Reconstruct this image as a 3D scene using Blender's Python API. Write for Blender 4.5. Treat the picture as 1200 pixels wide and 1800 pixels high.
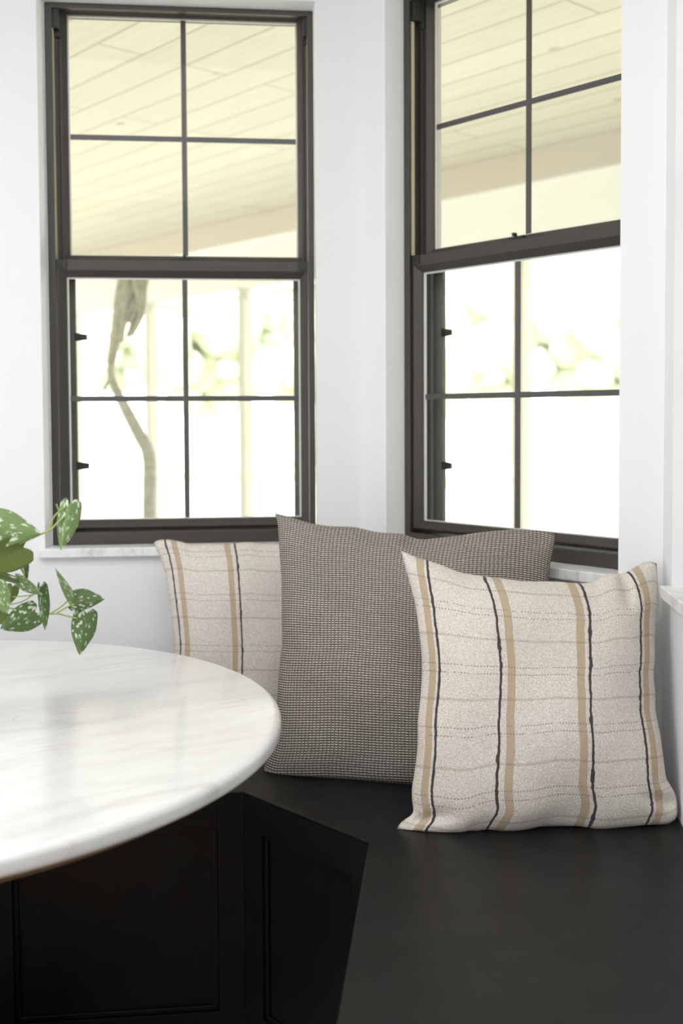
import bpy, bmesh, math, random
from mathutils import Vector, Matrix

random.seed(7)
for o in list(bpy.data.objects):
    bpy.data.objects.remove(o)
SC = bpy.context.scene
COL = SC.collection

# ------------------------------------------------------------------ camera
F_PX, PPY, PITCH, ROLL = 1928.5, 816.9, -0.0448, -0.0049
CAM = Vector((0, 0, 1.307))
_c, _s, _cr, _sr = math.cos(PITCH), math.sin(PITCH), math.cos(ROLL), math.sin(ROLL)
CR = Vector((_cr, -_sr * _s, _sr * _c))
CU = Vector((-_sr, -_cr * _s, _cr * _c))
CF = Vector((0, _c, _s))
cd = bpy.data.cameras.new('camera')
cam = bpy.data.objects.new('camera', cd)
COL.objects.link(cam)
cam.matrix_world = Matrix(((CR.x, CU.x, -CF.x, CAM.x), (CR.y, CU.y, -CF.y, CAM.y), (CR.z, CU.z, -CF.z, CAM.z), (0, 0, 0, 1)))
cd.sensor_fit = 'AUTO'
cd.sensor_width = 36
cd.lens = F_PX / 1800 * 36
cd.shift_y = (PPY - 900) / 1800
cd.clip_start = .05
cd.clip_end = 300
cd.dof.use_dof = True
cd.dof.focus_distance = 2.1
cd.dof.aperture_fstop = 3.2
SC.camera = cam

# ------------------------------------------------------------------ world, lamps, exposure
W = bpy.data.worlds.new('sky')
SC.world = W
W.use_nodes = True
bg = W.node_tree.nodes['Background']
bg.inputs['Color'].default_value = (.92, .97, 1, 1)
bg.inputs['Strength'].default_value = 4.5


def area(name, loc, target, sx, sy, power, color):
    d = bpy.data.lights.new(name, 'AREA')
    d.shape = 'RECTANGLE'
    d.size, d.size_y = sx, sy
    d.energy = power
    d.color = color
    o = bpy.data.objects.new(name, d)
    COL.objects.link(o)
    o.location = loc
    o.rotation_euler = (Vector(target) - Vector(loc)).to_track_quat('-Z', 'Y').to_euler()
    return o


area('ceiling_fill', (-.8, .6, 2.62), (-.8, .8, 0), 2.6, 2.0, 49, (.985, .99, 1))  # added soft fill under the ceiling, no fixture known there
area('left_fill', (-2.35, .2, 1.0), (-.2, 2.6, .75), 1.8, 1.3, 41, (.965, .98, 1))  # unseen fill lamp added at left, standing in for guessed windows
sd = bpy.data.lights.new('sun', 'SUN')
sd.energy = 18
sd.angle = .02
sd.color = (1, .96, .88)
sun = bpy.data.objects.new('sun', sd)
COL.objects.link(sun)
sun.rotation_euler = (math.radians(38), 0, math.radians(-20))   # high sun behind the house, on the garden

SC.view_settings.view_transform = 'Standard'
SC.view_settings.look = 'None'
SC.view_settings.exposure = 0
SC.view_settings.gamma = 1
SC.cycles.transparent_max_bounces = 24
SC.cycles.max_bounces = 10
SC.cycles.diffuse_bounces = 6
SC.cycles.sample_clamp_indirect = 6
SC.cycles.use_denoising = True


# ------------------------------------------------------------------ helpers: measures
K = .95


def Z(z):
    return CAM.z + K * (z - 1.27)


def ray(px, py):
    return CF + CR * ((px - 600) / F_PX) - CU * ((py - PPY) / F_PX)


def at_depth(px, py, y):
    d = ray(px, py)
    return CAM + d * (y / d.y)


def at_plane(px, py, p, n):
    d = ray(px, py)
    return CAM + d * ((p - CAM).dot(n) / d.dot(n))


# ------------------------------------------------------------------ helpers: objects
def empty(name, loc=(0, 0, 0), rz=0):
    o = bpy.data.objects.new(name, None)
    COL.objects.link(o)
    o.location = loc
    o.rotation_euler.z = rz
    o.empty_display_size = .05
    return o


def tag(o, label=None, cat=None, group=None, kind=None):
    if label:
        o['label'] = label
    if cat:
        o['category'] = cat
    if group:
        o['group'] = group
    if kind:
        o['kind'] = kind
    return o


def link(name, me, mat, parent=None, smooth=False):
    o = bpy.data.objects.new(name, me)
    COL.objects.link(o)
    for m in (mat if isinstance(mat, (list, tuple)) else [mat]):
        me.materials.append(m)
    if smooth:
        for p in me.polygons:
            p.use_smooth = True
    if parent:
        o.parent = parent
    return o


def build(name, bm, mat, parent=None, smooth=False, bevel=0, seg=2):
    bmesh.ops.recalc_face_normals(bm, faces=bm.faces)
    me = bpy.data.meshes.new(name)
    bm.to_mesh(me)
    bm.free()
    o = link(name, me, mat, parent, smooth)
    if bevel:
        md = o.modifiers.new('bevel', 'BEVEL')
        md.width = bevel
        md.segments = seg
        md.limit_method = 'ANGLE'
        md.angle_limit = math.radians(40)
    return o


def copy_tree(o, parent=None):
    c = o.copy()
    COL.objects.link(c)
    if parent:
        c.parent = parent
    for ch in list(o.children):
        copy_tree(ch, c)
    return c


def box(bm, x0, x1, y0, y1, z0, z1):
    v = [bm.verts.new((x, y, z)) for z in (z0, z1) for y in (y0, y1) for x in (x0, x1)]
    for f in ((0, 1, 3, 2), (4, 6, 7, 5), (0, 4, 5, 1), (2, 3, 7, 6), (0, 2, 6, 4), (1, 5, 7, 3)):
        bm.faces.new([v[i] for i in f])


def ring(bm, loops, close=True):
    """loops: list of (x0, x1, z0, z1, y); quads between successive rectangular loops."""
    vs = []
    for x0, x1, z0, z1, y in loops:
        vs.append([bm.verts.new(p) for p in ((x0, y, z0), (x1, y, z0), (x1, y, z1), (x0, y, z1))])
    n = len(vs)
    for i in range(n if close else n - 1):
        a, b = vs[i], vs[(i + 1) % n]
        for j in range(4):
            bm.faces.new((a[j], a[(j + 1) % 4], b[(j + 1) % 4], b[j]))


def prism(bm, pts, z0, z1):
    lo = [bm.verts.new((p[0], p[1], z0)) for p in pts]
    hi = [bm.verts.new((p[0], p[1], z1)) for p in pts]
    bm.faces.new(list(reversed(lo)))
    bm.faces.new(hi)
    n = len(pts)
    for i in range(n):
        bm.faces.new((lo[i], lo[(i + 1) % n], hi[(i + 1) % n], hi[i]))


def lathe(bm, prof, seg=96, c=(0, 0)):
    rings = []
    for r, z in prof:
        if r < 1e-6:
            rings.append([bm.verts.new((c[0], c[1], z))])
        else:
            rings.append([bm.verts.new((c[0] + r * math.cos(2 * math.pi * i / seg), c[1] + r * math.sin(2 * math.pi * i / seg), z)) for i in range(seg)])
    for a, b in zip(rings, rings[1:]):
        for i in range(seg):
            j = (i + 1) % seg
            if len(a) == 1:
                bm.faces.new((a[0], b[j], b[i]))
            elif len(b) == 1:
                bm.faces.new((a[i], a[j], b[0]))
            else:
                bm.faces.new((a[i], a[j], b[j], b[i]))


def tube(bm, pts, radii, seg=8):
    pts = [Vector(p) for p in pts]
    if not isinstance(radii, (list, tuple)):
        radii = [radii] * len(pts)
    rings = []
    for i, p in enumerate(pts):
        t = (pts[min(i + 1, len(pts) - 1)] - pts[max(i - 1, 0)]).normalized()
        a = t.cross(Vector((.3, 1, .2))).normalized()
        b = t.cross(a)
        rings.append([bm.verts.new(p + (a * math.cos(2 * math.pi * k / seg) + b * math.sin(2 * math.pi * k / seg)) * radii[i]) for k in range(seg)])
    for a, b in zip(rings, rings[1:]):
        for k in range(seg):
            bm.faces.new((a[k], a[(k + 1) % seg], b[(k + 1) % seg], b[k]))
    bm.faces.new(rings[0])
    bm.faces.new(list(reversed(rings[-1])))


def smooth_path(pts, n=6):
    """Catmull-Rom through the points."""
    pts = [Vector(p) for p in pts]
    out = []
    for i in range(len(pts) - 1):
        p0, p1, p2, p3 = pts[max(i - 1, 0)], pts[i], pts[i + 1], pts[min(i + 2, len(pts) - 1)]
        for k in range(n):
            t = k / n
            out.append(.5 * ((2 * p1) + (p2 - p0) * t + (2 * p0 - 5 * p1 + 4 * p2 - p3) * t * t + (3 * p1 - p0 - 3 * p2 + p3) * t ** 3))
    out.append(pts[-1])
    return out


# ------------------------------------------------------------------ helpers: materials
class NT:
    def __init__(self, name):
        self.m = bpy.data.materials.new(name)
        self.m.use_nodes = True
        self.t = self.m.node_tree
        self.b = self.t.nodes['Principled BSDF']
        self.out = self.t.nodes['Material Output']

    def n(self, typ, **kw):
        o = self.t.nodes.new(typ)
        for k, v in kw.items():
            setattr(o, k, v)
        return o

    def l(self, a, b):
        self.t.links.new(a, b)

    def val(self, sock, v):
        if hasattr(v, 'is_linked'):
            self.l(v, sock)
        else:
            sock.default_value = v

    def math(self, op, a, b=None, c=None):
        o = self.n('ShaderNodeMath', operation=op)
        self.val(o.inputs[0], a)
        if b is not None:
            self.val(o.inputs[1], b)
        if c is not None:
            self.val(o.inputs[2], c)
        return o.outputs[0]

    def mix(self, f, a, b):
        o = self.n('ShaderNodeMix', data_type='RGBA')
        self.val(o.inputs[0], f)
        self.val(o.inputs[6], a if hasattr(a, 'is_linked') else (*a, 1))
        self.val(o.inputs[7], b if hasattr(b, 'is_linked') else (*b, 1))
        return o.outputs[2]

    def coord(self, which='Object'):
        return self.n('ShaderNodeTexCoord').outputs[which]

    def noise(self, vec, scale, detail=3, rough=.5, dist=0):
        o = self.n('ShaderNodeTexNoise')
        self.l(vec, o.inputs['Vector'])
        o.inputs['Scale'].default_value = scale
        o.inputs['Detail'].default_value = detail
        o.inputs['Roughness'].default_value = rough
        o.inputs['Distortion'].default_value = dist
        return o

    def ramp(self, f, stops):
        o = self.n('ShaderNodeValToRGB')
        self.l(f, o.inputs[0])
        e = o.color_ramp.elements
        while len(e) < len(stops):
            e.new(.5)
        for i, (p, c) in enumerate(stops):
            e[i].position = p
            e[i].color = (*c, 1) if len(c) == 3 else c
        return o.outputs[0]

    def mapping(self, vec, scale=(1, 1, 1), rot=(0, 0, 0)):
        o = self.n('ShaderNodeMapping')
        self.l(vec, o.inputs['Vector'])
        o.inputs['Scale'].default_value = scale
        o.inputs['Rotation'].default_value = rot
        return o.outputs[0]

    def bump(self, h, strength=.3, dist=.002):
        o = self.n('ShaderNodeBump')
        o.inputs['Strength'].default_value = strength
        o.inputs['Distance'].default_value = dist
        self.l(h, o.inputs['Height'])
        self.l(o.outputs[0], self.b.inputs['Normal'])

    def col(self, c):
        self.val(self.b.inputs['Base Color'], c if hasattr(c, 'is_linked') else (*c, 1))

    def rough(self, r):
        self.val(self.b.inputs['Roughness'], r)


def plain(name, c, r=.5, metal=0, bump=None, spec=None):
    m = NT(name)
    m.col(c)
    m.rough(r)
    m.b.inputs['Metallic'].default_value = metal
    if spec is not None:
        m.b.inputs['Specular IOR Level'].default_value = spec
    if bump:
        m.bump(m.noise(m.coord(), bump[0], 4).outputs['Fac'], bump[1], bump[2])
    return m.m


M = {}
M['wall'] = plain('wall_paint', (.805, .812, .828), .6, bump=(60, .08, .002))
M['ceiling'] = plain('ceiling_paint', (.74, .74, .735), .8, bump=(80, .05, .002))
M['bronze'] = plain('bronze_aluminium', (.050, .044, .037), .42, bump=(300, .05, .0005))
M['screen_bar'] = plain('hazed_bronze_screen_bar', (.15, .14, .115), .55)  # bronze lightened, the haze over the bars is in the colour
M['block'] = plain('black_nylon', (.018, .018, .02), .45, bump=(200, .05, .0005))
M['bar'] = plain('grille_bar_reflecting', (.085, .078, .078), .5)  # bronze lightened by the glass reflection painted into it
M['spacer'] = plain('spacer_aluminium', (.72, .71, .68), .4, bump=(200, .03, .0005))
M['vinyl'] = plain('reflection_lit_vinyl', (.62, .56, .38), .5)  # pale yellow of reflected light is part of this colour
M['cream'] = plain('cream_trim_paint', (.78, .78, .74), .6, bump=(40, .1, .002))
M['post'] = plain('darkened_cream_paint', (.56, .55, .46), .7, bump=(40, .1, .002))  # trim cream darkened so the posts don't wash out to white
M['brass'] = plain('antique_brass', (.33, .23, .10), .4, metal=.6)
M['pot'] = plain('glazed_white_ceramic', (.8, .79, .76), .25, bump=(30, .05, .002))
M['soil'] = plain('potting_soil', (.04, .028, .018), .95, bump=(60, .8, .01))


def glass_mat(name, refl):
    m = NT(name)
    t = m.n('ShaderNodeBsdfTransparent')
    t.inputs[0].default_value = (.985, .99, .985, 1)
    g = m.n('ShaderNodeBsdfGlossy')
    g.inputs['Roughness'].default_value = .01
    lw = m.n('ShaderNodeFresnel')
    lw.inputs['IOR'].default_value = 1.45
    geo = m.n('ShaderNodeNewGeometry')
    f = m.math('MULTIPLY', m.math('MULTIPLY', lw.outputs[0], refl), m.math('SUBTRACT', 1, geo.outputs['Backfacing']))
    mx = m.n('ShaderNodeMixShader')
    m.l(f, mx.inputs[0])
    m.l(t.outputs[0], mx.inputs[1])
    m.l(g.outputs[0], mx.inputs[2])
    m.l(mx.outputs[0], m.out.inputs[0])
    return m.m


M['glass'] = glass_mat('clear_glass', .45)


def screen_mat():
    m = NT('fly_screen_mesh')
    v = m.coord('Object')
    sp = m.n('ShaderNodeSeparateXYZ')
    m.l(v, sp.inputs[0])
    d = m.n('ShaderNodeBsdfDiffuse')
    d.inputs[0].default_value = (.45, .45, .42, 1)
    t = m.n('ShaderNodeBsdfTransparent')
    wx = m.math('PINGPONG', sp.outputs[0], .0008)
    wz = m.math('PINGPONG', sp.outputs[2], .0008)
    f = m.math('MINIMUM', wx, wz)
    f = m.math('LESS_THAN', f, .00005)
    mx = m.n('ShaderNodeMixShader')
    m.l(f, mx.inputs[0])
    m.l(t.outputs[0], mx.inputs[1])
    m.l(d.outputs[0], mx.inputs[2])
    m.l(mx.outputs[0], m.out.inputs[0])
    return m.m


M['mesh'] = screen_mat()


def marble(name, base, vein, scale, rough, amount, warm=None):
    m = NT(name)
    v = m.coord('Object')
    mp = m.mapping(m.mapping(v, (1, 1, 1), (0, 0, math.radians(-33))), (1, 4.2, 1))
    n1 = m.noise(mp, scale, 7, .62, .5)
    d1 = m.math('ABSOLUTE', m.math('SUBTRACT', n1.outputs['Fac'], .5))
    veins = m.ramp(d1, [(0, (1, 1, 1)), (.05, (.25, .25, .25)), (.16, (0, 0, 0))])
    n2 = m.noise(mp, scale * .6, 4, .5, .4)
    cloud = m.ramp(n2.outputs['Fac'], [(.42, (0, 0, 0)), (.75, (1, 1, 1))])
    f = m.math('MULTIPLY', m.math('ADD', m.math('MULTIPLY', veins, cloud), m.math('MULTIPLY', cloud, .35)), amount)
    c = m.mix(f, base, vein)
    if warm:
        n3 = m.noise(mp, scale * 1.7, 6, .6, 1.5)
        d3 = m.math('ABSOLUTE', m.math('SUBTRACT', n3.outputs['Fac'], .46))
        w = m.ramp(d3, [(0, (.5, .5, .5)), (.03, (0, 0, 0))])
        c = m.mix(m.math('MULTIPLY', w, m.ramp(m.noise(v, 3, 2).outputs['Fac'], [(.5, (0, 0, 0)), (.65, (1, 1, 1))])), c, warm)
    m.col(c)
    m.rough(rough)
    return m.m


M['table'] = marble('white_table_marble', (.745, .745, .74), (.50, .49, .48), 2.4, .12, .5, (.62, .52, .40))
M['sill'] = marble('grey_veined_sill_marble', (.84, .84, .835), (.42, .42, .43), 11, .3, .75)

mb = NT('satin_black_paint')
nz = mb.noise(mb.coord(), 9, 4, .6)
mb.col(mb.mix(nz.outputs['Fac'], (.0050, .0050, .0052), (.0066, .0065, .0064)))
mb.b.inputs['Specular IOR Level'].default_value = .25
mb.rough(mb.ramp(nz.outputs['Fac'], [(.3, (.34, .34, .34)), (.7, (.46, .46, .46))]))
mb.bump(mb.noise(mb.coord(), 400, 2).outputs['Fac'], .05, .0005)
M['black'] = mb.m


def wood(name, a, b, row, length, seam, rough=.6, along='X'):
    m = NT(name)
    v = m.coord('Object')
    br = m.n('ShaderNodeTexBrick')
    m.l(v, br.inputs['Vector'])
    br.offset = .37
    br.inputs['Scale'].default_value = 1
    br.inputs['Brick Width'].default_value = length
    br.inputs['Row Height'].default_value = row
    br.inputs['Mortar Size'].default_value = seam
    br.inputs['Mortar Smooth'].default_value = .4
    br.inputs['Bias'].default_value = 0
    br.inputs['Color1'].default_value = (*a, 1)
    br.inputs['Color2'].default_value = (*b, 1)
    br.inputs['Mortar'].default_value = (a[0] * .60, a[1] * .56, a[2] * .48, 1)
    g = m.noise(m.mapping(v, (1.2, 14, 14)), 3, 6, .6, .6)
    c = m.mix(m.math('MULTIPLY', m.ramp(g.outputs['Fac'], [(.35, (0, 0, 0)), (.75, (1, 1, 1))]), .35), br.outputs['Color'], (a[0] * .72, a[1] * .64, a[2] * .5))
    vo = m.n('ShaderNodeTexVoronoi')
    m.l(m.mapping(v, (1, 1.6, 1)), vo.inputs['Vector'])
    vo.inputs['Scale'].default_value = 1.7
    knot = m.ramp(vo.outputs['Distance'], [(.0, (1, 1, 1)), (.035, (.8, .8, .8)), (.07, (0, 0, 0))])
    c = m.mix(m.math('MULTIPLY', knot, .7), c, (a[0] * .4, a[1] * .33, a[2] * .22))
    m.col(c)
    m.rough(rough)
    return m.m


M['plank'] = wood('pale_pine_planks', (.725, .695, .63), (.68, .645, .575), .2, 2.3, .007)
M['beam'] = wood('weathered_beam_wood', (.86, .85, .87), (.82, .81, .83), .6, 6, .001)
M['floor'] = wood('oak_floor_boards', (.36, .25, .15), (.30, .20, .12), .14, 1.6, .002, .4)
M['oak'] = wood('walnut_wood', (.20, .125, .065), (.17, .105, .055), .5, 3, .001, .45)
M['concrete'] = plain('pale_porch_concrete', (.62, .60, .55), .8, bump=(8, .2, .01))


def nature(name, a, b, scale, rough=.9):
    m = NT(name)
    n = m.noise(m.coord(), scale, 5, .65)
    m.col(m.mix(m.ramp(n.outputs['Fac'], [(.3, (0, 0, 0)), (.7, (1, 1, 1))]), a, b))
    m.rough(rough)
    m.bump(n.outputs['Fac'], .4, .03)
    return m.m


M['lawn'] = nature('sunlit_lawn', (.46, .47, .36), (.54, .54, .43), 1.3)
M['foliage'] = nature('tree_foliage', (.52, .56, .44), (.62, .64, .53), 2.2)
M['bark'] = nature('pale_grey_bark', (.27, .265, .21), (.46, .45, .36), 26)


def striped(name, tan, blk, weft, pairs):
    """Cream boucle cloth; tan bands and knotted black yarns along v, thin dashed picks along u."""
    m = NT(name)
    uv = m.coord('UV')
    sp = m.n('ShaderNodeSeparateXYZ')
    m.l(uv, sp.inputs[0])
    ob = m.coord('Object')
    wob = m.noise(uv, 26, 2)
    wob2 = m.noise(uv, 7, 2)
    u = m.math('ADD', sp.outputs[0], m.math('MULTIPLY', m.math('SUBTRACT', wob.outputs['Fac'], .5), .006))
    ub = m.math('ADD', sp.outputs[0], m.math('MULTIPLY', m.math('SUBTRACT', m.noise(uv, 40, 3).outputs['Fac'], .5), .010))
    v = m.math('ADD', sp.outputs[1], m.math('MULTIPLY', m.math('SUBTRACT', wob2.outputs['Fac'], .5), .005))
    vth = m.math('ADD', v, m.math('MULTIPLY', m.math('SUBTRACT', m.noise(uv, 90, 2).outputs['Fac'], .5), .008))

    def lines(sock, cs, w):
        r = None
        for c in cs:
            k = m.math('COMPARE', sock, c, w)
            r = k if r is None else m.math('MAXIMUM', r, k)
        return r
    grain = m.noise(ob, 420, 3, .6)
    base = m.mix(m.ramp(grain.outputs['Fac'], [(.35, (0, 0, 0)), (.65, (1, 1, 1))]), (.51, .462, .41), (.77, .722, .662))
    # twill of the bands and yarns: fine diagonal hatch
    diag = m.math('FRACT', m.math('ADD', m.math('MULTIPLY', sp.outputs[0], 230), m.math('MULTIPLY', sp.outputs[1], 170)))
    hatch = m.math('GREATER_THAN', diag, .45)
    tanf = m.math('MULTIPLY', lines(u, tan, .0155), m.math('ADD', m.math('MULTIPLY', hatch, .25), .62))
    c = m.mix(tanf, base, (.40, .30, .17))
    dash = m.math('GREATER_THAN', m.math('FRACT', m.math('MULTIPLY', sp.outputs[0], 88)), .42)
    dash = m.math('MULTIPLY', dash, m.math('GREATER_THAN', m.noise(uv, 38, 2).outputs['Fac'], .40))
    c = m.mix(m.math('MULTIPLY', m.math('MULTIPLY', lines(v, pairs, .0022), dash), .72), c, (.22, .185, .17))
    dash2 = m.math('GREATER_THAN', m.math('FRACT', m.math('ADD', m.math('MULTIPLY', sp.outputs[0], 120), m.math('MULTIPLY', sp.outputs[1], 95))), .4)
    c = m.mix(m.math('MULTIPLY', m.math('MULTIPLY', lines(vth, weft, .0045), dash2), .55), c, (.25, .19, .14))
    slub = m.math('ADD', .0047, m.math('MULTIPLY', m.math('GREATER_THAN', m.noise(uv, 17, 1).outputs['Fac'], .66), .0026))
    bl = None
    for x in blk:
        k = m.math('LESS_THAN', m.math('ABSOLUTE', m.math('SUBTRACT', ub, x)), slub)
        bl = k if bl is None else m.math('MAXIMUM', bl, k)
    c = m.mix(m.math('MULTIPLY', bl, m.math('ADD', m.math('MULTIPLY', m.math('GREATER_THAN', diag, .3), .25), .74)), c, (.010, .010, .014))
    m.col(c)
    m.rough(.95)
    m.b.inputs['Specular IOR Level'].default_value = .15
    m.b.inputs['Sheen Weight'].default_value = .1
    vo = m.n('ShaderNodeTexVoronoi')
    m.l(ob, vo.inputs['Vector'])
    vo.inputs['Scale'].default_value = 260
    h = m.math('ADD', m.math('MULTIPLY', grain.outputs['Fac'], .9), m.math('MULTIPLY', m.math('SUBTRACT', 1, vo.outputs['Distance']), .5))
    h = m.math('ADD', h, m.math('MULTIPLY', bl, .8))
    m.bump(h, .55, .0025)
    return m.m


M['stripe_front'] = striped('cream_boucle_check', [.073, .360, .640, .905], [.102, .318, .675, .873],
                            [.085, .300, .525, .752, .955], [.175, .202, .405, .433, .620, .648, .842, .872])
M['stripe_back'] = striped('cream_boucle_check_shifted', [.105, .375, .72, .93], [.06, .415, .685, .97],
                           [.16, .405, .66, .9], [.05, .08, .285, .315, .54, .57, .78, .81])


def basket(name):
    m = NT(name)
    uv = m.coord('UV')
    sp = m.n('ShaderNodeSeparateXYZ')
    m.l(uv, sp.inputs[0])
    jit = m.noise(uv, 60, 2)
    j = m.math('MULTIPLY', m.math('SUBTRACT', jit.outputs['Fac'], .5), .5)
    a = m.math('ADD', m.math('MULTIPLY', sp.outputs[0], 76), j)
    row = m.math('MULTIPLY', sp.outputs[1], 114)
    b = m.math('ADD', row, m.math('MULTIPLY', j, .6))
    fa = m.math('PINGPONG', a, .5)
    fb = m.math('PINGPONG', b, .5)
    ra = m.ramp(fa, [(.11, (0, 0, 0)), (.23, (1, 1, 1))])
    rb = m.ramp(fb, [(.23, (0, 0, 0)), (.36, (1, 1, 1))])
    f = m.math('MULTIPLY', ra, rb)
    tone = m.noise(m.mapping(uv, (3, 60, 1)), 3, 3)
    lite = m.mix(m.ramp(tone.outputs['Fac'], [(.3, (0, 0, 0)), (.7, (1, 1, 1))]), (.58, .52, .45), (.76, .69, .61))
    gap = m.mix(rb, (.115, .102, .09), (.235, .205, .175))
    under = m.mix(tone.outputs['Fac'], (.045, .045, .048), (.10, .092, .085))
    m.col(m.mix(ra, gap, m.mix(rb, under, lite)))
    m.rough(.95)
    m.b.inputs['Specular IOR Level'].default_value = .12
    m.bump(f, .5, .002)
    return m.m


M['basket'] = basket('charcoal_cream_basket_weave')


def leaf_mat(name, green, silver, amount):
    m = NT(name)
    uv = m.coord('UV')
    vo = m.n('ShaderNodeTexVoronoi')
    wn = m.noise(uv, 9, 2)
    add = m.n('ShaderNodeVectorMath', operation='MULTIPLY_ADD')
    m.l(wn.outputs['Color'], add.inputs[0])
    add.inputs[1].default_value = (.26, .22, 0)
    m.l(uv, add.inputs[2])
    m.l(add.outputs[0], vo.inputs['Vector'])
    vo.inputs['Scale'].default_value = 7.5
    sel = m.noise(uv, 5.5, 1)
    r = m.math('MULTIPLY', m.ramp(vo.outputs['Distance'], [(.34, (1, 1, 1)), (.44, (0, 0, 0))]),
               m.ramp(sel.outputs['Fac'], [(amount, (0, 0, 0)), (amount + .06, (1, 1, 1))]))
    sp = m.n('ShaderNodeSeparateXYZ')
    m.l(uv, sp.inputs[0])
    mid = m.ramp(m.math('ABSOLUTE', m.math('SUBTRACT', sp.outputs[0], .5)), [(.03, (0, 0, 0)), (.07, (1, 1, 1))])
    r = m.math('MULTIPLY', r, mid)
    n = m.noise(uv, 14, 4)
    g = m.mix(n.outputs['Fac'], green, tuple(x * 1.45 for x in green))
    m.col(m.mix(m.math('MULTIPLY', r, .85), g, silver))
    m.rough(.5)
    m.b.inputs['Specular IOR Level'].default_value = .3
    m.b.inputs['Subsurface Weight'].default_value = .08
    m.b.inputs['Subsurface Radius'].default_value = (.004, .006, .002)
    m.b.inputs['Subsurface Scale'].default_value = .3
    m.bump(n.outputs['Fac'], .15, .002)
    return m.m


M['leaf'] = leaf_mat('silver_spotted_leaf', (.056, .094, .030), (.50, .58, .45), .42)
M['leaf_pale'] = leaf_mat('pale_silver_leaf', (.122, .182, .065), (.58, .67, .56), .30)
M['leaf_under'] = leaf_mat('olive_leaf_underside', (.075, .105, .022), (.11, .15, .04), .60)
M['stem'] = plain('green_stem', (.27, .34, .08), .5)

# ------------------------------------------------------------------ the bay: three walls, each with a window
T1, T2, T3 = .1086, -.846, math.radians(-95.5)
P1 = Vector((0, 3.0214, 0))
P2 = Vector((.217, 2.8833, 0))
C23 = Vector((.6619, 2.252, 0))


def dirs(t):
    return Vector((math.cos(t), math.sin(t), 0)), Vector((-math.sin(t), math.cos(t), 0))


(U1, N1), (U2, N2), (U3, N3) = dirs(T1), dirs(T2), dirs(T3)
FACE = -.09 * K                # wall face in front of the lower glass
P3 = C23 + N3 * (-FACE)        # glass plane of the third wall
# window centres, measured along each wall
WC1, WC2, WC3 = -.4445 * K, .3276 * K, (.095 + .385) * K
OPN = (-.385 * K, .3665 * K, Z(.885), Z(2.412))     # opening at the wall face
FRO = (-.3735 * K, .3665 * K, Z(.911), Z(2.407))    # outside of the visible frame
CEIL = 2.70


def wall(name, P, U, N, c, s0, s1, e0, e1):
    """face from s0 to s1 (outer skin from e0 to e1), splayed opening round c."""
    bm = bmesh.new()

    def pt(s, n, z):
        return bm.verts.new(P + U * s + N * n + Vector((0, 0, z)))

    def skin(n, a, b, o, z0=0, z1=CEIL):
        xs = [a, c + o[0], c + o[1], b]
        zs = [z0, o[2], o[3], z1]
        g = [[pt(x, n, z) for x in xs] for z in zs]
        for i in range(3):
            for j in range(3):
                if i == 1 and j == 1:
                    continue
                bm.faces.new((g[i][j], g[i][j + 1], g[i + 1][j + 1], g[i + 1][j]))
        return [g[1][1], g[1][2], g[2][2], g[2][1]], g
    big = (-.40 * K, .393 * K, Z(.885), Z(2.46))
    inner, gi = skin(FACE, s0, s1, OPN)
    outer, go = skin(.14, e0, e1, big)
    fr = (FRO[0] - .0005, FRO[1] + .0005, OPN[2], FRO[3] + .0005)
    l1 = [pt(c + x, -.03 * K, z) for x, z in ((fr[0], fr[2]), (fr[1], fr[2]), (fr[1], fr[3]), (fr[0], fr[3]))]
    l2 = [pt(c + x, -.03 * K, z) for x, z in ((big[0], big[2]), (big[1], big[2]), (big[1], big[3]), (big[0], big[3]))]
    for a, b in ((inner, l1), (l1, l2), (l2, outer)):
        for j in range(4):
            bm.faces.new((a[j], a[(j + 1) % 4], b[(j + 1) % 4], b[j]))
    for i in range(3):
        for j in (0, 3):
            bm.faces.new((gi[i][j], gi[i + 1][j], go[i + 1][j], go[i][j]))
    for j in range(3):
        for i in (0, 3):
            bm.faces.new((gi[i][j], gi[i][j + 1], go[i][j + 1], go[i][j]))
    return tag(build(name, bm, M['wall']), kind='structure')


TH = .14 - FACE
m12 = TH * math.tan((T1 - T2) / 2)
m23 = TH * math.tan((T2 - T3) / 2)
wall('wall_left', P1, U1, N1, WC1, -2.6, .0427, -2.6, .0427 + m12)
wall('wall_middle', P2, U2, N2, WC2, -.1527, .7676, -.1527 - m12, .7676 + m23)
wall('wall_right', P3, U3, N3, WC3, 0, 4.35, -m23, 4.35)

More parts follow.
